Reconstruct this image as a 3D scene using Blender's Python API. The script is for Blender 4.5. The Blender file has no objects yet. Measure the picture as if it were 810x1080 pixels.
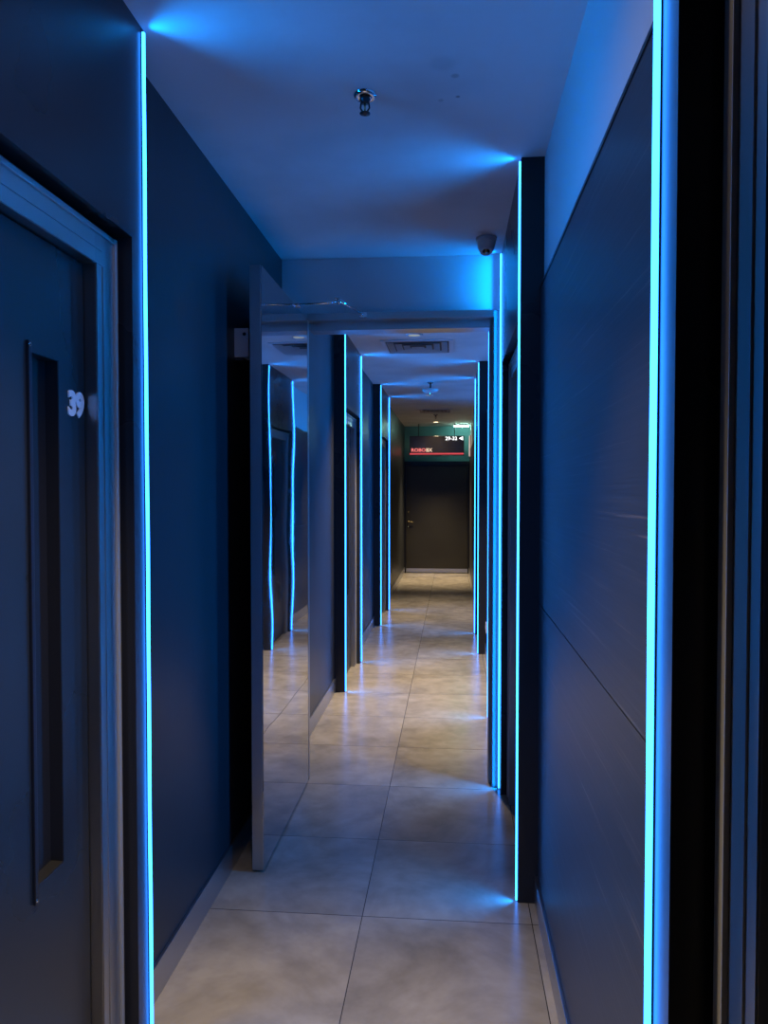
import bpy, bmesh, math
from mathutils import Vector, Matrix

S = bpy.context.scene
COL = S.collection

# ------------------------------------------------------------------ camera
EYE = 1.52
PITCH = math.radians(1.5752)
YAW = math.radians(5.1408)
cd = bpy.data.cameras.new('camera')
cd.sensor_fit = 'VERTICAL'; cd.sensor_height = 24.0; cd.lens = 24.0 * 800 / 1080
cd.clip_start = 0.02; cd.clip_end = 100
cam = bpy.data.objects.new('camera', cd); COL.objects.link(cam)
cam.location = (0, 0, EYE)
cam.rotation_euler = (math.pi / 2 - PITCH, 0, YAW)
S.camera = cam

# ------------------------------------------------------------------ world, exposure
w = bpy.data.worlds.new('world'); S.world = w; w.use_nodes = True
w.node_tree.nodes['Background'].inputs[0].default_value = (0.3, 0.35, 0.5, 1)
w.node_tree.nodes['Background'].inputs[1].default_value = 0.0
S.view_settings.view_transform = 'Standard'
S.view_settings.look = 'None'
S.view_settings.exposure = 0.0
S.view_settings.gamma = 1.0
S.view_settings.use_curve_mapping = False
S.cycles.use_denoising = True
S.cycles.sample_clamp_indirect = 4.0
S.cycles.max_bounces = 10
S.cycles.diffuse_bounces = 5
S.cycles.glossy_bounces = 6
S.cycles.caustics_reflective = False

LED_FRONT = (0.21, 2.6, 11.0)        # light leaving the front of the blue strips
LED_SIDE = (0.21, 2.4, 11.0)
LED_W = 11.5                        # each strip's LED row, shining out of its channel
LED_COL = (0.0, 0.25, 1.0)
DOWN_W = 400.0                       # warm ceiling downlights

# ------------------------------------------------------------------ materials
def mat(name, col=(0.5, 0.5, 0.5), rough=0.5, metal=0.0, spec=0.5, emis=None, es=1.0):
    m = bpy.data.materials.new(name); m.use_nodes = True
    b = m.node_tree.nodes['Principled BSDF']
    b.inputs['Base Color'].default_value = (*col, 1)
    b.inputs['Roughness'].default_value = rough
    b.inputs['Metallic'].default_value = metal
    b.inputs['Specular IOR Level'].default_value = spec
    if emis:
        b.inputs['Emission Color'].default_value = (*emis, 1)
        b.inputs['Emission Strength'].default_value = es
    return m

def nodes(m): return m.node_tree.nodes, m.node_tree.links, m.node_tree.nodes['Principled BSDF']

def mottled(m, c1, c2, scale=3.0, stretch=(1, 1, 1), detail=4, bump=0.0, r=None, bscale=None):
    """procedural two-tone surface noise in world metres, with optional bump and gloss variation"""
    n, l, b = nodes(m)
    tc = n.new('ShaderNodeNewGeometry'); mp = n.new('ShaderNodeMapping')
    mp.inputs['Scale'].default_value = stretch
    l.new(tc.outputs['Position'], mp.inputs['Vector'])
    nz = n.new('ShaderNodeTexNoise'); nz.inputs['Scale'].default_value = scale; nz.inputs['Detail'].default_value = detail
    l.new(mp.outputs[0], nz.inputs['Vector'])
    cr = n.new('ShaderNodeValToRGB')
    cr.color_ramp.elements[0].position = 0.3; cr.color_ramp.elements[0].color = (*c1, 1)
    cr.color_ramp.elements[1].position = 0.7; cr.color_ramp.elements[1].color = (*c2, 1)
    l.new(nz.outputs['Fac'], cr.inputs[0]); l.new(cr.outputs[0], b.inputs['Base Color'])
    if r:
        mr = n.new('ShaderNodeMapRange'); mr.inputs['To Min'].default_value = r[0]; mr.inputs['To Max'].default_value = r[1]
        mr.inputs['From Min'].default_value = 0.3; mr.inputs['From Max'].default_value = 0.7
        l.new(nz.outputs['Fac'], mr.inputs['Value']); l.new(mr.outputs[0], b.inputs['Roughness'])
    if bump:
        n2 = n.new('ShaderNodeTexNoise'); n2.inputs['Scale'].default_value = bscale or scale * 4
        l.new(mp.outputs[0], n2.inputs['Vector'])
        bp = n.new('ShaderNodeBump'); bp.inputs['Strength'].default_value = 1.0; bp.inputs['Distance'].default_value = bump
        l.new(n2.outputs['Fac'], bp.inputs['Height']); l.new(bp.outputs[0], b.inputs['Normal'])
    return m

M = {}
M['wall'] = mottled(mat('charcoal_satin_paint', rough=0.42, spec=0.45), (0.017, 0.020, 0.025), (0.022, 0.025, 0.030), 1.6, r=(0.34, 0.40), bump=0.0002, bscale=30)
M['block'] = mottled(mat('near_black_laminate', rough=0.35, spec=0.4), (0.015, 0.016, 0.020), (0.020, 0.021, 0.026), 2.0, r=(0.26, 0.32))
M['leaf'] = mottled(mat('dark_door_laminate', rough=0.33, spec=0.5), (0.014, 0.017, 0.021), (0.018, 0.021, 0.025), 2.0, r=(0.26, 0.32))
M['white'] = mottled(mat('white_ceiling_paint', rough=0.7, spec=0.25), (0.66, 0.67, 0.68), (0.72, 0.72, 0.73), 1.2)
M['pocket'] = mat('black_pull_pocket', (0.012, 0.012, 0.014), 0.4)
M['blackedge'] = mat('black_anodised_edge', (0.02, 0.02, 0.024), 0.3, 0.6)
M['chan'] = mat('led_channel_dark_aluminium', (0.06, 0.07, 0.09), 0.5, 0.5)
M['alu'] = mat('brushed_aluminium_baseboard', (0.50, 0.51, 0.54), 0.32, 1.0)
M['satin'] = mat('pale_satin_metal_edge', (0.42, 0.42, 0.42), 0.45, 0.35)
M['chrome'] = mat('chrome', (0.75, 0.77, 0.8), 0.12, 1.0)
M['darkmetal'] = mat('dark_metal', (0.06, 0.06, 0.07), 0.3, 0.8)
M['plasticwhite'] = mat('off_white_plastic', (0.62, 0.62, 0.64), 0.45)
M['ventwhite'] = mat('white_vent_metal', (0.62, 0.64, 0.68), 0.4)
M['black'] = mat('black_plastic', (0.012, 0.012, 0.014), 0.3)
M['lens'] = mat('camera_lens_glass', (0.005, 0.005, 0.01), 0.05, 0, 0.8)
M['brass'] = mat('brass_handle', (0.75, 0.62, 0.35), 0.2, 1.0)
M['number'] = mat('white_number_acrylic', (0.90, 0.88, 0.90), 0.4, emis=None)

def steel(name, col, r0, r1, stretch, bump=0.00012):
    """brushed stainless steel: fine stretched noise drives gloss and a hair-line bump"""
    m = mat(name, col, (r0 + r1) / 2, 1.0)
    n, l, b = nodes(m)
    tc = n.new('ShaderNodeNewGeometry'); mp = n.new('ShaderNodeMapping'); mp.inputs['Scale'].default_value = stretch
    l.new(tc.outputs['Position'], mp.inputs['Vector'])
    nz = n.new('ShaderNodeTexNoise'); nz.inputs['Scale'].default_value = 1.0; nz.inputs['Detail'].default_value = 3
    l.new(mp.outputs[0], nz.inputs['Vector'])
    mr = n.new('ShaderNodeMapRange'); mr.inputs['To Min'].default_value = r0; mr.inputs['To Max'].default_value = r1
    l.new(nz.outputs['Fac'], mr.inputs['Value']); l.new(mr.outputs[0], b.inputs['Roughness'])
    return m
M['steel'] = steel('brushed_stainless_frame', (0.46, 0.455, 0.45), 0.29, 0.34, (20, 20, 3), 0.00001)
M['steelmatt'] = steel('satin_stainless_jamb', (0.30, 0.30, 0.31), 0.5, 0.6, (20, 20, 3), 0.00001)
M['steelh'] = steel('brushed_stainless_header', (0.52, 0.51, 0.50), 0.26, 0.32, (3, 20, 20), 0.00001)
M['mirror'] = steel('polished_stainless_sheet', (0.58, 0.60, 0.64), 0.01, 0.03, (3, 3, 60), 0.0)

def led_mat(name, c):
    m = bpy.data.materials.new(name); m.use_nodes = True
    n = m.node_tree.nodes; n.clear()
    e = n.new('ShaderNodeEmission'); e.inputs[0].default_value = (*[x / max(c) for x in c], 1); e.inputs[1].default_value = max(c)
    o = n.new('ShaderNodeOutputMaterial'); m.node_tree.links.new(e.outputs[0], o.inputs[0])
    return m
M['led'] = led_mat('blue_led_front', LED_FRONT)
M['ledside'] = led_mat('blue_led_side', LED_SIDE)
M['lampwarm'] = led_mat('warm_lamp_disc', (0.30, 0.34, 0.36))
M['lampend'] = led_mat('warm_lamp_disc_lit', (9.0, 7.0, 4.0))
M['tube'] = led_mat('greenish_white_tube', (24.0, 50.0, 40.0))
M['glowpink'] = led_mat('pale_added_glow', (1.0, 0.75, 0.7))  # glow of the added bar by the sign, not a known lamp
M['signred'] = led_mat('sign_red_letters', (1.0, 0.22, 0.20))
M['signcream'] = led_mat('sign_cream_letters', (1.0, 0.70, 0.48))
M['signline'] = led_mat('sign_red_line', (0.62, 0.07, 0.08))
M['signwhite'] = led_mat('sign_white_letters', (1.6, 1.6, 1.6))
M['signface'] = mottled(mat('sign_black_acrylic', rough=0.18, spec=0.6), (0.020, 0.018, 0.018), (0.028, 0.025, 0.024), 4)
M['endwall'] = mottled(mat('teal_grey_paint', rough=0.6), (0.10, 0.26, 0.29), (0.13, 0.29, 0.32), 2)
M['enddoor'] = mottled(mat('end_door_black_brown', rough=0.38, spec=0.4), (0.022, 0.020, 0.016), (0.028, 0.026, 0.020), 2)

def floor_mat():
    m = mat('porcelain_stone_tile', (0.4, 0.38, 0.35), 0.3)
    n, l, b = nodes(m)
    tc = n.new('ShaderNodeNewGeometry'); mp = n.new('ShaderNodeMapping')
    mp.inputs['Location'].default_value = (0.317 + 1.2, -2.655 + 6.0, 0)
    l.new(tc.outputs['Position'], mp.inputs['Vector'])
    br = n.new('ShaderNodeTexBrick'); br.offset = 0; br.squash = 1
    br.inputs['Scale'].default_value = 1
    br.inputs['Brick Width'].default_value = 0.6; br.inputs['Row Height'].default_value = 0.6
    br.inputs['Mortar Size'].default_value = 0.0016; br.inputs['Mortar Smooth'].default_value = 0.2
    br.inputs['Bias'].default_value = 0
    br.inputs['Color1'].default_value = (0.0, 0, 0, 1); br.inputs['Color2'].default_value = (1, 1, 1, 1)
    br.inputs['Mortar'].default_value = (0.5, 0.5, 0.5, 1)
    l.new(mp.outputs[0], br.inputs['Vector'])
    # per-tile offset so the clouding breaks at joints
    off = n.new('ShaderNodeVectorMath'); off.operation = 'SCALE'; off.inputs['Scale'].default_value = 9.0
    l.new(br.outputs['Color'], off.inputs[0])
    ad = n.new('ShaderNodeVectorMath'); ad.operation = 'ADD'
    l.new(tc.outputs['Position'], ad.inputs[0]); l.new(off.outputs[0], ad.inputs[1])
    n1 = n.new('ShaderNodeTexNoise'); n1.inputs['Scale'].default_value = 2.2; n1.inputs['Detail'].default_value = 5; n1.inputs['Roughness'].default_value = 0.62; n1.inputs['Distortion'].default_value = 0.6
    n2 = n.new('ShaderNodeTexNoise'); n2.inputs['Scale'].default_value = 11; n2.inputs['Detail'].default_value = 3; n2.inputs['Roughness'].default_value = 0.5
    l.new(ad.outputs[0], n1.inputs['Vector']); l.new(ad.outputs[0], n2.inputs['Vector'])
    c1 = n.new('ShaderNodeValToRGB')
    c1.color_ramp.elements[0].position = 0.32; c1.color_ramp.elements[0].color = (0.255, 0.23, 0.19, 1)
    c1.color_ramp.elements[1].position = 0.68; c1.color_ramp.elements[1].color = (0.45, 0.41, 0.35, 1)
    l.new(n1.outputs['Fac'], c1.inputs[0])
    c2 = n.new('ShaderNodeValToRGB')
    c2.color_ramp.elements[0].position = 0.35; c2.color_ramp.elements[0].color = (0.90, 0.90, 0.90, 1)
    c2.color_ramp.elements[1].position = 0.6; c2.color_ramp.elements[1].color = (1.05, 1.05, 1.05, 1)
    l.new(n2.outputs['Fac'], c2.inputs[0])
    mx = n.new('ShaderNodeMix'); mx.data_type = 'RGBA'; mx.blend_type = 'MULTIPLY'; mx.inputs[0].default_value = 1
    l.new(c1.outputs[0], mx.inputs[6]); l.new(c2.outputs[0], mx.inputs[7])
    m2 = n.new('ShaderNodeMix'); m2.data_type = 'RGBA'
    l.new(br.outputs['Fac'], m2.inputs[0]); l.new(mx.outputs[2], m2.inputs[6]); m2.inputs[7].default_value = (0.05, 0.045, 0.04, 1)
    l.new(m2.outputs[2], b.inputs['Base Color'])
    mr = n.new('ShaderNodeMapRange'); mr.inputs['From Min'].default_value = 0.3; mr.inputs['From Max'].default_value = 0.7
    mr.inputs['To Min'].default_value = 0.21; mr.inputs['To Max'].default_value = 0.27
    l.new(n2.outputs['Fac'], mr.inputs['Value']); l.new(mr.outputs[0], b.inputs['Roughness'])
    sub = n.new('ShaderNodeMath'); sub.operation = 'MULTIPLY_ADD'; sub.inputs[1].default_value = -1.0; sub.inputs[2].default_value = 1.0
    l.new(br.outputs['Fac'], sub.inputs[0])
    m3 = n.new('ShaderNodeMath'); m3.operation = 'MULTIPLY_ADD'; m3.inputs[1].default_value = 0.12
    l.new(n1.outputs['Fac'], m3.inputs[0]); l.new(sub.outputs[0], m3.inputs[2])
    bp = n.new('ShaderNodeBump'); bp.inputs['Distance'].default_value = 0.0012
    l.new(m3.outputs[0], bp.inputs['Height']); l.new(bp.outputs[0], b.inputs['Normal'])
    return m
M['floor'] = floor_mat()

def panel_mat():
    """dark straight-grain laminate on the right wall, grain running along the corridor with a few brown hairlines"""
    m = mat('dark_grained_panel', (0.05, 0.05, 0.06), 0.4)
    n, l, b = nodes(m)
    tc = n.new('ShaderNodeNewGeometry'); mp = n.new('ShaderNodeMapping'); mp.inputs['Scale'].default_value = (1, 1.3, 150)
    l.new(tc.outputs['Position'], mp.inputs['Vector'])
    nz = n.new('ShaderNodeTexNoise'); nz.inputs['Scale'].default_value = 1.0; nz.inputs['Detail'].default_value = 5; nz.inputs['Roughness'].default_value = 0.6
    l.new(mp.outputs[0], nz.inputs['Vector'])
    cr = n.new('ShaderNodeValToRGB')
    cr.color_ramp.elements[0].position = 0.35; cr.color_ramp.elements[0].color = (0.024, 0.028, 0.036, 1)
    cr.color_ramp.elements[1].position = 0.62; cr.color_ramp.elements[1].color = (0.036, 0.039, 0.048, 1)
    e = cr.color_ramp.elements.new(0.72); e.color = (0.15, 0.125, 0.115, 1)
    l.new(nz.outputs['Fac'], cr.inputs[0]); l.new(cr.outputs[0], b.inputs['Base Color'])
    bp = n.new('ShaderNodeBump'); bp.inputs['Distance'].default_value = 0.0003
    l.new(nz.outputs['Fac'], bp.inputs['Height']); l.new(bp.outputs[0], b.inputs['Normal'])
    return m
M['panel'] = panel_mat()

# ceiling paint with the small stains the photo shows
def ceiling_mat():
    m = mat('white_ceiling_with_marks', rough=0.7, spec=0.25)
    n, l, b = nodes(m)
    tc = n.new('ShaderNodeNewGeometry')
    nz = n.new('ShaderNodeTexNoise'); nz.inputs['Scale'].default_value = 2.5; nz.inputs['Detail'].default_value = 5
    l.new(tc.outputs['Position'], nz.inputs['Vector'])
    cr = n.new('ShaderNodeValToRGB')
    cr.color_ramp.elements[0].position = 0.35; cr.color_ramp.elements[0].color = (0.62, 0.63, 0.64, 1)
    cr.color_ramp.elements[1].position = 0.55; cr.color_ramp.elements[1].color = (0.70, 0.71, 0.72, 1)
    l.new(nz.outputs['Fac'], cr.inputs[0])
    prev = cr.outputs[0]
    for (x, y, r, k) in ((0.005, 2.236, 0.016, 0.35), (0.014, 2.353, 0.009, 0.6), (-0.038, 2.371, 0.012, 0.25), (-0.03, 2.17, 0.05, 0.12)):
        d = n.new('ShaderNodeVectorMath'); d.operation = 'DISTANCE'; d.inputs[1].default_value = (x, y, 2.72)
        l.new(tc.outputs['Position'], d.inputs[0])
        mr = n.new('ShaderNodeMapRange'); mr.interpolation_type = 'SMOOTHSTEP'
        mr.inputs['From Min'].default_value = r * 0.4; mr.inputs['From Max'].default_value = r
        mr.inputs['To Min'].default_value = k; mr.inputs['To Max'].default_value = 0
        l.new(d.outputs['Value'], mr.inputs['Value'])
        mx = n.new('ShaderNodeMix'); mx.data_type = 'RGBA'
        l.new(mr.outputs[0], mx.inputs[0]); l.new(prev, mx.inputs[6]); mx.inputs[7].default_value = (0.12, 0.10, 0.08, 1)
        prev = mx.outputs[2]
    l.new(prev, b.inputs['Base Color'])
    return m
M['ceiling'] = ceiling_mat()

# ------------------------------------------------------------------ mesh helpers
def box(bm, x0, x1, y0, y1, z0, z1, bev=0.0, mi=0):
    xs, ys, zs = sorted((x0, x1)), sorted((y0, y1)), sorted((z0, z1))
    vs = [bm.verts.new((x, y, z)) for x in xs for y in ys for z in zs]
    fs = []
    for q in ((0, 1, 3, 2), (4, 6, 7, 5), (0, 4, 5, 1), (2, 3, 7, 6), (0, 2, 6, 4), (1, 5, 7, 3)):
        f = bm.faces.new([vs[i] for i in q]); f.material_index = mi; fs.append(f)
    if bev:
        es = list({e for f in fs for e in f.edges})
        bmesh.ops.bevel(bm, geom=es, offset=bev, segments=2, affect='EDGES', profile=0.7)
    return bm

def lathe(bm, prof, c, seg=32, axis=(0, 0, 1), smooth=True):
    q = Vector((0, 0, 1)).rotation_difference(Vector(axis)).to_matrix(); c = Vector(c)
    rings = []
    for r, z in prof:
        if r < 1e-6: rings.append([bm.verts.new(c + q @ Vector((0, 0, z)))])
        else: rings.append([bm.verts.new(c + q @ Vector((r * math.cos(2 * math.pi * i / seg), r * math.sin(2 * math.pi * i / seg), z))) for i in range(seg)])
    for a, b in zip(rings, rings[1:]):
        for i in range(seg):
            j = (i + 1) % seg
            if len(a) == 1 and len(b) == 1: continue
            if len(a) == 1: f = bm.faces.new((a[0], b[i], b[j]))
            elif len(b) == 1: f = bm.faces.new((a[i], b[0], a[j]))
            else: f = bm.faces.new((a[i], b[i], b[j], a[j]))
            f.smooth = smooth
    return bm

def tube(bm, p, q, r, seg=12):
    p, q = Vector(p), Vector(q); L = (q - p).length
    return lathe(bm, [(0, 0), (r, 0), (r, L), (0, L)], p, seg, (q - p) / L)

def link(name, bm, m, parent=None, smooth=False):
    bmesh.ops.recalc_face_normals(bm, faces=bm.faces)
    me = bpy.data.meshes.new(name)
    if parent is not None:
        r = parent
        base = Vector((0, 0, 0))
        while r is not None: base += r.location; r = r.parent
        bmesh.ops.translate(bm, verts=bm.verts, vec=-base)
    bm.to_mesh(me); bm.free()
    for x in (m if isinstance(m, (list, tuple)) else [m]): me.materials.append(x)
    o = bpy.data.objects.new(name, me); COL.objects.link(o)
    if parent is not None: o.parent = parent
    return o

def struct(name, bm, m, label=None):
    o = link(name, bm, m); o['kind'] = 'structure'
    if label: o['label'] = label
    return o

def thing(name, label, cat, loc=(0, 0, 0), group=None):
    o = bpy.data.objects.new(name, None); COL.objects.link(o); o.location = loc
    o.empty_display_size = 0.05
    o['label'] = label; o['category'] = cat
    if group: o['group'] = group
    return o

def boxo(name, m, parent, *a, bev=0.0):
    return link(name, box(bmesh.new(), *a, bev=bev), m, parent)

NB = bmesh.new

# ------------------------------------------------------------------ room shell
CEIL = 2.72
LW, RW = -0.885, 0.316              # wall faces between the blocks
LF, RF = -0.805, 0.245              # faces of the projecting door blocks
Y0, Y1 = -2.6, 14.1
PT = 2.25                           # top of the right wall panelling
struct('floor', box(NB(), -1.2, 0.62, Y0 - 0.2, Y1 + 0.2, -0.12, 0), M['floor'])
struct('ceiling', box(NB(), -1.2, 0.62, Y0 - 0.2, Y1 + 0.2, CEIL, CEIL + 0.12), M['ceiling'])
struct('wall_back', box(NB(), -1.2, 0.62, Y0 - 0.2, Y0, 0, CEIL), M['wall'])

# left blocks / right blocks: (y near, y far)
LB = [(0.835, 1.945), (5.648, 6.684), (8.50, 9.66)]
RB = [(-0.165, 0.950), (2.795, 3.880), (4.055, 5.10), (7.085, 8.135)]
def spans(blocks, lo, hi, pad=0.0):
    out = []; y = lo
    for a, b in blocks:
        if a > y + 0.01: out.append((y, a))
        y = b
    if hi > y: out.append((y, hi))
    return out
bm = NB()
for a, b in spans(LB, Y0, Y1): box(bm, -1.05, LW, a, b, 0, CEIL)
box(bm, -1.10, -1.05, Y0, Y1, 0, CEIL)
struct('wall_left', bm, M['wall'])
bm = NB()
for a, b in spans(RB[:1] + [(2.795, 5.10)] + RB[3:], Y0, Y1): box(bm, RW + 0.012, 0.47, a, b, 0, CEIL)
box(bm, 0.47, 0.52, Y0, Y1, 0, CEIL)
struct('wall_right', bm, M['white'])

def near_rng(a, b): return a, b
k = 0
for a, b in spans(RB[:1] + [(2.795, 5.10)] + RB[3:], Y0, Y1):
    for nm, z0, z1 in (('lower_wall_panel', 0.0, 1.108), ('upper_wall_panel', 1.112, PT)):
        k += 1
        bm = box(NB(), RW, RW + 0.012, a + 0.001, b - 0.001, z0, z1)
        struct(nm, bm, M['panel'])
    # thin black edge trim capping the panelling
    struct('trim_%d' % k, box(NB(), RW - 0.003, RW + 0.012, a + 0.001, b - 0.001, PT, PT + 0.010), M['blackedge'])

# baseboards
for i, (a, b) in enumerate(spans(LB, Y0, Y1)):
    a2, b2 = a + 0.001, b - 0.001
    pieces = [(a2, b2)]
    if a < 3.9 < b: pieces = [(a2, 3.895), (4.045, b2)]
    bm = NB()
    for p, q in pieces: box(bm, LW, LW + 0.010, p, q, 0, 0.105, bev=0.002)
    struct('baseboard_left' + ('' if i == 0 else '_%d' % i), bm, M['alu'])
for i, (a, b) in enumerate(spans(RB[:1] + [(2.795, 5.10)] + RB[3:], Y0, Y1)):
    struct('baseboard_right' + ('' if i == 0 else '_%d' % i), box(NB(), RW - 0.010, RW, a + 0.001, b - 0.001, 0, 0.105, bev=0.002), M['alu'])

# ------------------------------------------------------------------ projecting door blocks
DOORN = [0]
NT = 2.16
def door_block(side, a, b, label, pull='far', number=None, inset=0.0, bead=0.013, leafmat=None):
    """side -1 left, +1 right. a, b near and far y. A boxed-out surround with a niche; a steel frame and a flush door stand in it"""
    F = LF if side < 0 else RF
    Wb = -1.05 if side < 0 else 0.47                 # back of block
    NBK = F + side * 0.115                           # back of niche
    m0, m1 = a + 0.082, b - 0.082
    bm = NB()
    box(bm, F, Wb, a, m0, 0, CEIL); box(bm, F, Wb, m1, b, 0, CEIL)
    box(bm, F, Wb, m0, m1, NT, CEIL); box(bm, NBK, Wb, m0, m1, 0, NT)
    struct('pilaster', bm, M['block'])
    DOORN[0] += 1
    d = bpy.data.objects.new('door_%d' % DOORN[0], None); COL.objects.link(d)
    d.location = (F + side * 0.06, (a + b) / 2, 0); d['kind'] = 'structure'; d['label'] = label
    # frame: outer flange, bead and stop
    o0, o1 = m0 + 0.018, m1 - 0.018
    i0, i1 = o0 + 0.107, o1 - 0.107
    X0, X1 = F + side * (0.035 + inset), F + side * 0.112
    XS = F + side * (0.065 + inset)                            # door face
    ft = NT - 0.016
    bm = NB(); eb = NB()
    for p, q, s in ((o0, i0, 1), (i1, o1, -1)):
        box(bm, X0, X1, p, q, 0, ft, bev=0.001)
        e = o0 if s > 0 else o1
        box(eb, X0 - side * 0.006, X0 + side * 0.004, e + s * 0.001, e + s * (0.001 + bead), 0, ft, bev=0.0008)   # raised outer bead
    for p in (i0 - 0.004, i1 + 0.001, i0 - 0.036, i1 + 0.033):                      # fine raised lines down the jambs
        box(bm, X0 - side * 0.0025, X0 + side * 0.002, p, p + 0.003, 0, ft - 0.085)
    link('frame_edge_bead', eb, M['satin'], link('frame', bm, M['steel'], d))
    bm = NB()
    for z in (ft - 0.084, ft - 0.050):
        box(bm, X0 - side * 0.0025, X0 + side * 0.002, i0 - 0.03, i1 + 0.03, z, z + 0.003)
    box(bm, X0, X1, i0, i1, ft - 0.085, ft, bev=0.001)
    box(bm, X0 - side * 0.006, X0 + side * 0.004, o0 + 0.014, o1 - 0.014, ft - 0.014, ft - 0.001, bev=0.002)
    link('head_frame', bm, M['steelh'], d)
    # leaf with a long recessed pull
    l0, l1, lz = i0 + 0.003, i1 - 0.003, ft - 0.088
    T = F + side * 0.108
    if pull == 'far': p0, p1 = l1 - 0.235, l1 - 0.118
    else: p0, p1 = l0 + 0.118, l0 + 0.235
    pz0, pz1 = 0.685, 1.81
    bm = NB()
    box(bm, XS, T, l0, p0, 0.008, lz); box(bm, XS, T, p1, l1, 0.008, lz)
    box(bm, XS, T, p0, p1, 0.008, pz0); box(bm, XS, T, p0, p1, pz1, lz)
    lf = link('door_leaf', bm, leafmat or M['leaf'], d)
    pk = NB()
    box(pk, XS + side * 0.030, XS + side * 0.036, p0, p1, pz0, pz1)
    for q0, q1 in ((p0, p0 + 0.002), (p1 - 0.002, p1)): box(pk, XS + side * 0.001, XS + side * 0.030, q0, q1, pz0, pz1)
    box(pk, XS + side * 0.001, XS + side * 0.030, p0 + 0.002, p1 - 0.002, pz0, pz0 + 0.002)
    box(pk, XS + side * 0.001, XS + side * 0.030, p0 + 0.002, p1 - 0.002, pz1 - 0.002, pz1)
    link('recessed_pull', pk, M['pocket'], lf)
    e = p0 if pull == 'far' else p1
    s = -1 if pull == 'far' else 1
    bar = NB()
    box(bar, XS - side * 0.007, XS, e, e + s * 0.012, pz0 - 0.03, pz1 + 0.02, bev=0.002)
    link('pull_edge_bar', bar, M['darkmetal'], lf)
    for z in (pz0 - 0.022, pz1 + 0.012):
        link('screw', lathe(NB(), [(0, 0.002), (0.003, 0.0015), (0.004, 0)], (XS - side * 0.007, e + s * 0.006, z), 12, (-side, 0, 0)), M['chrome'], lf)
    return d, lf, XS, (l0, l1)

def text_mesh(body, size, extrude, offset=0.0, spacing=1.0):
    c = bpy.data.curves.new('t', 'FONT'); c.body = body; c.size = size; c.extrude = extrude; c.offset = offset
    c.space_character = spacing; c.resolution_u = 4
    o = bpy.data.objects.new('t', c); COL.objects.link(o)
    bpy.context.view_layer.update()
    me = bpy.data.meshes.new_from_object(o.evaluated_get(bpy.context.evaluated_depsgraph_get()))
    bpy.data.objects.remove(o); bpy.data.curves.remove(c)
    bm = NB(); bm.from_mesh(me); bpy.data.meshes.remove(me)
    return bm
def fit_text(bm, u0, u1, v0, v1, place):
    """scale text to the box and send (u, v, depth) through place"""
    xs = [v.co.x for v in bm.verts]; ys = [v.co.y for v in bm.verts]
    for v in bm.verts:
        u = u0 + (v.co.x - min(xs)) / (max(xs) - min(xs)) * (u1 - u0)
        t = v0 + (v.co.y - min(ys)) / (max(ys) - min(ys)) * (v1 - v0)
        v.co = Vector(place(u, t, v.co.z))
    return bm

d39, leaf39, xs39, _ = door_block(-1, *LB[0], 'dark navy door numbered 39 in a brushed steel frame, nearest on the left', 'far')
bm = text_mesh('39', 1, 0.5, offset=0.05, spacing=0.95)
# keep the number clear of its ends: 3 and 9 side by side, facing into the corridor
# on the left wall a reader faces -x: text runs from small y to large y
fit_text(bm, 1.655, 1.728, 1.690, 1.751, lambda u, t, w: (xs39 + 0.002 + w * 0.003, u, t))
link('room_number', bm, M['number'], leaf39)
door_block(-1, *LB[1], 'dark door in a boxed surround between the two strips beyond the open steel door')
door_block(-1, *LB[2], 'farthest dark door on the left side of the corridor')
door_block(1, *RB[0], 'door in a brushed steel frame at the right edge of the photo', 'near', inset=0.013, bead=0.026)
door_block(1, *RB[1], 'dark door on the right just before the steel doorway', 'near')
door_block(1, *RB[2], 'dark door on the right just beyond the steel doorway', 'near')
door_block(1, *RB[3], 'farthest dark door on the right side of the corridor', 'near')

# ------------------------------------------------------------------ LED strips
def led_strip(side, y, wave, label, seg=48):
    """vertical light strip along one edge of a block: aluminium channel and a milky diffuser that wanders slightly"""
    F = LF if side < 0 else RF
    t = thing('led_strip_light', label, 'LED strip light', (F, y, 0), 'vertical blue LED strips along the door surrounds')
    ch = NB(); box(ch, F, F - side * 0.0015, y - 0.0065, y + 0.0065, 0.002, CEIL - 0.004)
    link('channel', ch, M['chan'], t)
    bm = NB(); prev = None
    z0, z1 = 0.006, CEIL - 0.012
    for i in range(seg + 1):
        z = z0 + (z1 - z0) * i / seg
        dy = 0.0011 * math.sin(z * 5.1 + wave) + 0.0007 * math.sin(z * 13.0 + wave * 2.3)
        r = [bm.verts.new((F - side * xx, y + dy + yy, z)) for xx, yy in ((0.0015, -0.0040), (0.0066, -0.0040), (0.0082, -0.0026), (0.0082, 0.0026), (0.0066, 0.0040), (0.0015, 0.0040))]
        if prev:
            for k in range(6):
                f = bm.faces.new((prev[k], prev[(k + 1) % 6], r[(k + 1) % 6], r[k]))
                f.material_index = 0 if k in (1, 2, 3) else 1
        else:
            f = bm.faces.new(r); f.material_index = 1
        prev = r
    f = bm.faces.new(prev); f.material_index = 1
    link('diffuser', bm, [M['led'], M['ledside']], t)
    ld = bpy.data.lights.new('led_row', 'AREA'); ld.shape = 'RECTANGLE'; ld.size = 0.006; ld.size_y = z1 - z0
    ld.energy = LED_W; ld.color = LED_COL; ld.spread = math.radians(115)
    lo = bpy.data.objects.new('led_row', ld); COL.objects.link(lo); lo.parent = t
    lo.location = (-side * 0.0092, 0, (z0 + z1) / 2)
    lo.rotation_euler = (math.pi / 2, 0, side * math.pi / 2)
    return t
E_ = 0.0095
led_strip(-1, LB[0][1] - E_, 1.1, 'tall cyan-blue LED strip beside door 39, nearest on the left wall')
led_strip(-1, LB[1][0] + E_, 2.0, 'LED strip on the left just beyond the open steel door, nearer edge of its surround')
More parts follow.
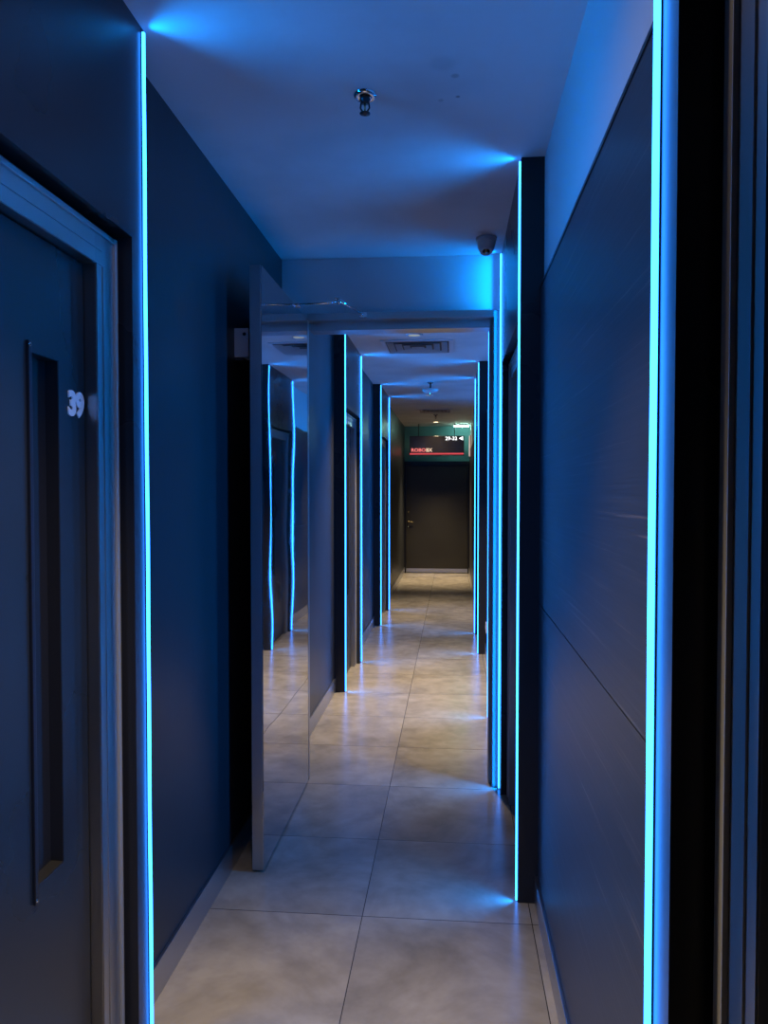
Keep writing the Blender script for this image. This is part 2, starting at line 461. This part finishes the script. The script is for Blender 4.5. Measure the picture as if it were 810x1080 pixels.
led_strip(-1, LB[1][1] - E_, 3.3, 'LED strip on the left, far edge of the first surround beyond the steel doorway')
led_strip(-1, LB[2][0] + E_, 4.4, 'LED strip on the near edge of the farthest left door surround')
led_strip(-1, LB[2][1] - E_, 5.2, 'farthest LED strip on the left wall, nearest to the hanging sign')
led_strip(1, RB[0][1] - E_, 0.8, 'thick bright cyan LED strip nearest the camera on the right, beside the grained panel')
led_strip(1, RB[1][0] + E_, 2.7, 'LED strip on the right running from floor to ceiling before the steel doorway')
led_strip(1, RB[1][1] - E_, 3.9, 'LED strip touching the right jamb of the steel doorway, beside the ceiling camera')
led_strip(1, RB[2][1] - E_, 5.8, 'LED strip just inside the right jamb of the steel doorway, beyond it')
led_strip(1, RB[3][0] + E_, 1.7, 'LED strip on the near edge of the farthest right door surround')
led_strip(1, RB[3][1] - E_, 0.1, 'farthest LED strip on the right wall')

# ------------------------------------------------------------------ doorway across the corridor
YB = 3.915
bm = NB()
box(bm, LW, RF, YB, 4.035, 2.420, CEIL)                 # bulkhead over the frame
struct('bulkhead', bm, M['white'])
struct('wall_nib', box(NB(), LW, -0.778, YB, 3.93, 0, 2.420), M['wall'])
struct('wall_nib', box(NB(), RF, 0.47, 3.880, 4.055, 0, CEIL), M['block'])

# jambs and header of the steel doorway, stepped: outer flange, rebate, inner stop
fr = bpy.data.objects.new('door_8', None); COL.objects.link(fr); fr.location = (-0.27, 3.95, 0)
fr['kind'] = 'structure'; fr['label'] = 'brushed steel doorway frame with its tall polished door swung open against the left wall'
bm = NB()
box(bm, 0.207, 0.2445, 3.888, 4.05, 0, 2.432, bev=0.002)
box(bm, 0.190, 0.207, 3.942, 4.05, 0, 2.398, bev=0.002)
link('jamb', bm, M['steelmatt'], fr)
bm = NB()
box(bm, -0.777, -0.747, 3.895, 3.93, 0, 2.398, bev=0.002)
link('jamb', bm, M['steel'], fr)
bm = NB()
box(bm, -0.745, 0.207, 3.880, 4.05, 2.398, 2.434, bev=0.002)
box(bm, -0.745, 0.190, 3.942, 4.05, 2.358, 2.398, bev=0.002)
link('header', bm, M['steelh'], fr)

# ------- the open steel door
D_Y0, D_Y1 = 2.925, 3.862
DX0, DX1 = -0.790, -0.743
DZ0, DZ1 = 0.010, 2.402
leaf = NB()
box(leaf, DX0, DX1 - 0.004, D_Y0, D_Y1, DZ0, DZ1)
lf = link('swung_door_leaf', leaf, M['steel'], fr); lf['label'] = 'tall steel door leaf standing open with a brushed edge'
sk = NB(); ny, nz = 30, 72
grid = []
for i in range(ny + 1):
    row = []
    for j in range(nz + 1):
        y = D_Y0 + 0.001 + (D_Y1 - D_Y0 - 0.002) * i / ny; z = DZ0 + 0.001 + (DZ1 - DZ0 - 0.002) * j / nz
        edge = min(1, i / 4, (ny - i) / 4)
        dx = edge * (0.00012 * math.sin(y * 9 + z * 3.1 + 0.6) + 0.00016 * math.sin(z * 9.5 - y * 4.0) + 0.00004 * math.sin(z * 17 + y * 11))
        row.append(sk.verts.new((DX1 + dx, y, z)))
    grid.append(row)
for i in range(ny):
    for j in range(nz):
        f = sk.faces.new((grid[i][j], grid[i + 1][j], grid[i + 1][j + 1], grid[i][j + 1])); f.smooth = True
# back sheet and rim closes the skin into a solid sheet
def rim(vs):
    bs = [sk.verts.new((DX1 - 0.004, v.co.y, v.co.z)) for v in vs]
    for a, b, c, d in zip(vs, vs[1:], bs[1:], bs): sk.faces.new((a, b, c, d))
rim(grid[0]); rim(grid[-1]); rim([r[0] for r in grid]); rim([r[-1] for r in grid])
for e in sk.edges:
    if len(e.link_faces) == 2 and e.link_faces[0].smooth != e.link_faces[1].smooth: e.smooth = False
link('polished_face', sk, M['mirror'], lf)['label'] = 'mirror-polished face of the open steel door'
for z in (0.25, 1.2, 2.15):
    link('hinge', lathe(NB(), [(0, 0), (0.007, 0), (0.007, 0.10), (0, 0.10)], (DX0 + 0.020, D_Y1 + 0.012, z), 16), M['chrome'], fr)
# door closer arm
cl = NB()
tube(cl, (-0.732, 3.60, 2.412), (-0.532, 3.572, 2.412), 0.0045)
tube(cl, (-0.5475, 3.540, 2.424), (-0.462, 3.862, 2.424), 0.0055)
tube(cl, (-0.535, 3.575, 2.404), (-0.535, 3.575, 2.434), 0.009)
link('closer_arm', cl, M['chrome'], fr)
cl = NB()
box(cl, -0.475, -0.435, 3.862, 3.880, 2.405, 2.430, bev=0.002)
tube(cl, (-0.462, 3.862, 2.408), (-0.462, 3.862, 2.434), 0.008)
link('closer_bracket', cl, M['chrome'], fr)
cl = NB(); box(cl, -0.775, -0.728, 3.575, 3.63, 2.402, 2.414, bev=0.002)
link('closer_bracket', cl, M['chrome'], fr)

# ------- wall-mounted magnetic holder behind the open door
t = thing('door_holder', 'small grey-white box with a black button on the left wall behind the steel door', 'door holder', (LW, 3.09, 2.065))
boxo('housing', M['plasticwhite'], t, LW, -0.826, 3.036, 3.115, 2.066, 2.182, bev=0.003)
link('magnet_button', lathe(NB(), [(0, 0.003), (0.006, 0.003), (0.0075, 0), (0, 0)], (-0.843, 3.036, 2.158), 20, (0, -1, 0)), M['black'], t)
bm = NB(); tube(bm, (-0.826, 3.07, 2.11), (-0.812, 3.07, 2.11), 0.006); lathe(bm, [(0, 0), (0.022, 0), (0.022, 0.005), (0, 0.005)], (-0.812, 3.07, 2.11), 24, (1, 0, 0))
link('striker', bm, M['chrome'], t)
boxo('mount_base', M['darkmetal'], t, LW, -0.85, 3.045, 3.11, 2.055, 2.066)

# ------------------------------------------------------------------ end of the corridor
struct('wall_end', box(NB(), -1.2, 0.62, Y1, Y1 + 0.2, 0, CEIL), M['endwall'])
d = bpy.data.objects.new('door_9', None); COL.objects.link(d); d.location = (-0.28, Y1 - 0.03, 0); d['kind'] = 'structure'
d['label'] = 'wide black door closing the far end of the corridor'
bm = NB()
box(bm, LW, LW + 0.03, Y1 - 0.05, Y1, 0, 2.07); box(bm, RW - 0.03, RW, Y1 - 0.05, Y1, 0, 2.07); box(bm, LW + 0.03, RW - 0.03, Y1 - 0.05, Y1, 1.995, 2.07)
link('frame', bm, M['blackedge'], d)
lf = boxo('door_leaf', M['enddoor'], d, LW + 0.032, RW - 0.032, Y1 - 0.035, Y1 - 0.001, 0.012, 1.992, bev=0.002)
boxo('kick_plate', M['alu'], lf, LW + 0.034, RW - 0.034, Y1 - 0.040, Y1 - 0.035, 0.014, 0.085)
hx = LW + 0.075
for z, r in ((1.13, 0.014), (0.95, 0.020), (0.86, 0.013)):
    link('lock', lathe(NB(), [(0, 0.012), (r * 0.7, 0.012), (r, 0.004), (r, 0)], (hx, Y1 - 0.035, z), 20, (0, -1, 0)), M['brass'], lf)
bm = NB(); tube(bm, (hx, Y1 - 0.035, 0.95), (hx, Y1 - 0.085, 0.95), 0.008); tube(bm, (hx - 0.005, Y1 - 0.08, 0.95), (hx + 0.10, Y1 - 0.08, 0.95), 0.008)
link('lever_handle', bm, M['brass'], lf)

# hanging sign
SY0, SY1 = 13.57, 13.62
t = thing('hanging_sign', 'black hanging sign with red lettering and white numbers at the corridor end', 'sign', (-0.277, 13.595, 2.153))
boxo('panel', M['signface'], t, -0.763, 0.209, SY0, SY1, 2.153, 2.504, bev=0.004)
for x in (-0.602, 0.039):
    bm = NB(); tube(bm, (x, 13.595, 2.503), (x, 13.595, CEIL - 0.001), 0.007)
    link('hanging_rod', bm, M['blackedge'], t)
boxo('red_line', M['signline'], t, -0.760, 0.200, SY0 - 0.003, SY0, 2.172, 2.200)
pl = lambda u, tt, ww: (u, SY0 - 0.003 - ww * 0.004, tt)
link('lettering', fit_text(text_mesh('ROBO', 1, 0.5, 0.03), -0.730, -0.475, 2.222, 2.285, pl), M['signred'], t)
link('lettering', fit_text(text_mesh('BX', 1, 0.5, 0.03), -0.465, -0.355, 2.222, 2.285, pl), M['signcream'], t)
link('room_range', fit_text(text_mesh('29-32', 1, 0.5, 0.02), -0.125, 0.085, 2.425, 2.490, pl), M['signwhite'], t)
bm = NB()
a = [bm.verts.new((x, SY0 - 0.0045, z)) for x, z in ((0.112, 2.458), (0.188, 2.495), (0.188, 2.421))]
b = [bm.verts.new((v.co.x, SY0 + 0.0005, v.co.z)) for v in a]
bm.faces.new(a); bm.faces.new(b[::-1])
for i in range(3): bm.faces.new((a[i], a[(i + 1) % 3], b[(i + 1) % 3], b[i]))
link('arrow', bm, M['signwhite'], t)

# greenish linear lamp on the ceiling over the sign, pale glowing bar added on the right wall for a bright line, no known lamp
t = thing('linear_ceiling_light', 'short greenish-white glowing tube on the ceiling behind the hanging sign', 'ceiling light', (0.17, 13.75, CEIL))
boxo('housing', M['plasticwhite'], t, 0.02, 0.305, 13.72, 13.79, CEIL - 0.018, CEIL - 0.001, bev=0.002)
bm = NB(); tube(bm, (0.03, 13.755, CEIL - 0.032), (0.295, 13.755, CEIL - 0.032), 0.013, 16)
link('glowing_tube', bm, M['tube'], t)
t = thing('added_glow_bar', 'thin pale vertical glow, added for a bright line on the right wall beside the hanging sign', 'added glow', (0.30, 13.4, 2.1))
boxo('back_plate', M['plasticwhite'], t, 0.306, RW + 0.012, 13.38, 13.42, 2.13, 2.52, bev=0.002) if False else None
bm = NB(); box(bm, 0.303, RW, 13.385, 13.415, 2.12, 2.245, bev=0.002); box(bm, 0.303, RW + 0.012, 13.385, 13.415, 2.262, 2.50, bev=0.002)
link('back_plate', bm, M['plasticwhite'], t)
bm = NB(); tube(bm, (0.297, 13.40, 2.13), (0.297, 13.40, 2.49), 0.006, 12)
link('glowing_tube', bm, M['glowpink'], t)  # added glow imitating a bright line on the wall

# ------------------------------------------------------------------ downlights
def downlight(x, y, label, m, watts, col=(1.0, 0.76, 0.46), size=1.3, spill=0.0):
    t = thing('ceiling_downlight', label, 'ceiling light', (x, y, CEIL), 'round downlights in the corridor ceiling')
    link('trim_ring', lathe(NB(), [(0.046, -0.0005), (0.046, -0.007), (0.052, -0.009), (0.062, -0.006), (0.066, -0.0005), (0.046, -0.0005)], (x, y, CEIL), 40), M['plasticwhite'], t)
    link('lamp_disc', lathe(NB(), [(0, -0.0045), (0.046, -0.0045), (0.046, -0.001), (0, -0.001)], (x, y, CEIL), 40), m, t)
    ld = bpy.data.lights.new('downlight_lamp', 'SPOT'); ld.energy = watts; ld.color = col
    ld.spot_size = size; ld.spot_blend = 1.0; ld.shadow_soft_size = 0.035
    lo = bpy.data.objects.new('downlight_lamp', ld); COL.objects.link(lo); lo.parent = t
    lo.location = (0, 0, -0.06)
    if not spill: return t
    ld = bpy.data.lights.new('downlight_spill', 'SPOT'); ld.energy = watts * spill; ld.color = col
    ld.spot_size = 2.9; ld.spot_blend = 1.0; ld.shadow_soft_size = 0.035
    lo = bpy.data.objects.new('downlight_spill', ld); COL.objects.link(lo); lo.parent = t
    lo.location = (0, 0, -0.05)
    return t
downlight(-0.294, 5.85, 'round ceiling downlight just beyond the steel doorway', M['lampwarm'], DOWN_W * 1.1, size=1.75)
downlight(-0.283, 13.2, 'small bright downlight on the ceiling by the hanging sign', M['lampend'], DOWN_W * 1.25, spill=0.06)
downlight(-0.29, 1.30, 'warm downlight in the ceiling just above the photo, nearest to door 39', M['lampwarm'], DOWN_W * 0.62, spill=0.032)
downlight(-0.29, 9.5, 'round ceiling downlight behind the dish-shaped sprinkler', M['lampwarm'], DOWN_W * 0.7)

# ------------------------------------------------------------------ ceiling fittings
def vent(x0, x1, y0, y1, label):
    t = thing('air_vent', label, 'air vent', ((x0 + x1) / 2, (y0 + y1) / 2, CEIL), 'square air vents in the ceiling')
    bm = NB(); z1 = CEIL - 0.0005
    w_ = 0.035
    box(bm, x0, x1, y0, y0 + w_, CEIL - 0.010, z1, bev=0.002); box(bm, x0, x1, y1 - w_, y1, CEIL - 0.010, z1, bev=0.002)
    box(bm, x0, x0 + w_, y0 + w_, y1 - w_, CEIL - 0.010, z1, bev=0.002); box(bm, x1 - w_, x1, y0 + w_, y1 - w_, CEIL - 0.010, z1, bev=0.002)
    link('frame', bm, M['ventwhite'], t)
    bm = NB(); box(bm, x0 + w_, x1 - w_, y0 + w_, y1 - w_, CEIL - 0.003, z1)
    link('dark_opening', bm, M['black'], t)
    cx, cy = (x0 + x1) / 2, (y0 + y1) / 2
    half = (x1 - x0) / 2 - w_
    n = 4
    for i in range(n):
        r = half * (1 - i / n) - 0.012; r2 = r - half / n * 0.78
        bm = NB()
        lo = [bm.verts.new((cx + sx * r, cy + sy * r, CEIL - 0.016)) for sx, sy in ((-1, -1), (1, -1), (1, 1), (-1, 1))]
        hi = [bm.verts.new((cx + sx * r2, cy + sy * r2, CEIL - 0.004)) for sx, sy in ((-1, -1), (1, -1), (1, 1), (-1, 1))]
        for q in range(4):
            bm.faces.new((lo[q], lo[(q + 1) % 4], hi[(q + 1) % 4], hi[q]))
        bmesh.ops.solidify(bm, geom=bm.faces[:], thickness=0.002)
        link('louvre_ring', bm, M['ventwhite'], t)
vent(-0.575, 0.005, 6.04, 6.60, 'square louvred air vent in the ceiling just beyond the steel doorway')
vent(-0.52, 0.0, 11.13, 11.62, 'farther square air vent in the ceiling near the hanging sign')

def sprinkler(x, y, s, label, dish=False, drop=0.0):
    t = thing('fire_sprinkler', label, 'sprinkler', (x, y, CEIL))
    C = CEIL
    link('escutcheon', lathe(NB(), [(0.036, -0.0005), (0.035, -0.006), (0.028, -0.012), (0.020, -0.009), (0.013, -0.010), (0.0, -0.010)], (x, y, C), 36), M['chrome'], t)
    z = C - 0.010
    if drop:
        bm = NB(); tube(bm, (x, y, C - 0.009), (x, y, C - drop), 0.011 * s); link('drop_pipe', bm, M['darkmetal'], t); z = C - drop
    if dish:
        zd = z
        link('dish', lathe(NB(), [(0.0, 0.004), (0.05, 0.003), (0.088, -0.004), (0.092, -0.014), (0.075, -0.032), (0.045, -0.044), (0.020, -0.050), (0.0, -0.050)], (x, y, z), 40), M['plasticwhite'], t)
    if dish: z -= 0.045
    mb = M['chrome'] if dish else M['darkmetal']
    link('body', lathe(NB(), [(0, 0), (0.015 * s, 0), (0.016 * s, -0.008 * s), (0.012 * s, -0.012 * s), (0.012 * s, -0.016 * s), (0, -0.016 * s)], (x, y, z), 24), mb, t)
    bm = NB()
    for sx in (-1, 1):
        tube(bm, (x + sx * 0.011 * s, y, z - 0.014 * s), (x + sx * 0.013 * s, y, z - 0.030 * s), 0.0025 * s, 8)
        tube(bm, (x + sx * 0.013 * s, y, z - 0.030 * s), (x + sx * 0.003 * s, y, z - 0.045 * s), 0.0025 * s, 8)
    link('frame_arms', bm, mb, t)
    bm = NB(); tube(bm, (x, y, z - 0.015 * s), (x, y, z - 0.043 * s), 0.0025 * s, 10); link('glass_bulb', bm, M['brass'], t)
    bm = lathe(NB(), [(0, -0.043 * s), (0.015 * s, -0.044 * s), (0.0155 * s, -0.046 * s), (0.006 * s, -0.047 * s), (0, -0.052 * s)], (x, y, z), 24)
    link('deflector', bm, mb, t)
sprinkler(-0.266, 2.314, 1.05, 'dark fire sprinkler with a chrome collar on the nearest part of the ceiling')
sprinkler(-0.242, 8.40, 0.8, 'fire sprinkler hanging under a pale round dish, beyond the first vent', dish=True, drop=0.075)
sprinkler(-0.262, 11.95, 0.9, 'small dark sprinkler on the ceiling behind the farther vent', drop=0.02)

# surveillance camera
cx, cy = 0.158, 3.66
t = thing('security_camera', 'small dark dome camera on the ceiling by the steel doorway', 'security camera', (cx, cy, CEIL))
link('base_ring', lathe(NB(), [(0.0, -0.0005), (0.050, -0.0005), (0.050, -0.012), (0.046, -0.016), (0.0, -0.016)], (cx, cy, CEIL), 40), M['ventwhite'], t)
ax = Vector((-0.03, -0.42, -0.9)).normalized()
link('housing', lathe(NB(), [(0, -0.004), (0.044, -0.004), (0.043, 0.012), (0.038, 0.036), (0.031, 0.056), (0.026, 0.062), (0.022, 0.058), (0, 0.056)], (cx, cy, CEIL - 0.018), 40, ax), M['plasticwhite'], t)
p = Vector((cx, cy, CEIL - 0.018)) + ax * 0.056
link('lens', lathe(NB(), [(0, 0.008), (0.010, 0.006), (0.016, 0.002), (0.021, 0.0), (0.0, 0.0)], p, 32, ax), M['lens'], t)

# power socket low on the right wall
t = thing('power_socket', 'small white socket low on the right wall beyond the steel doorway', 'socket', (RW, 6.91, 0.23))
boxo('plate', M['plasticwhite'], t, RW - 0.010, RW, 6.865, 6.955, 0.235, 0.330, bev=0.003)
boxo('rocker_switch', M['ventwhite'], t, RW - 0.014, RW - 0.009, 6.895, 6.925, 0.265, 0.300, bev=0.002)
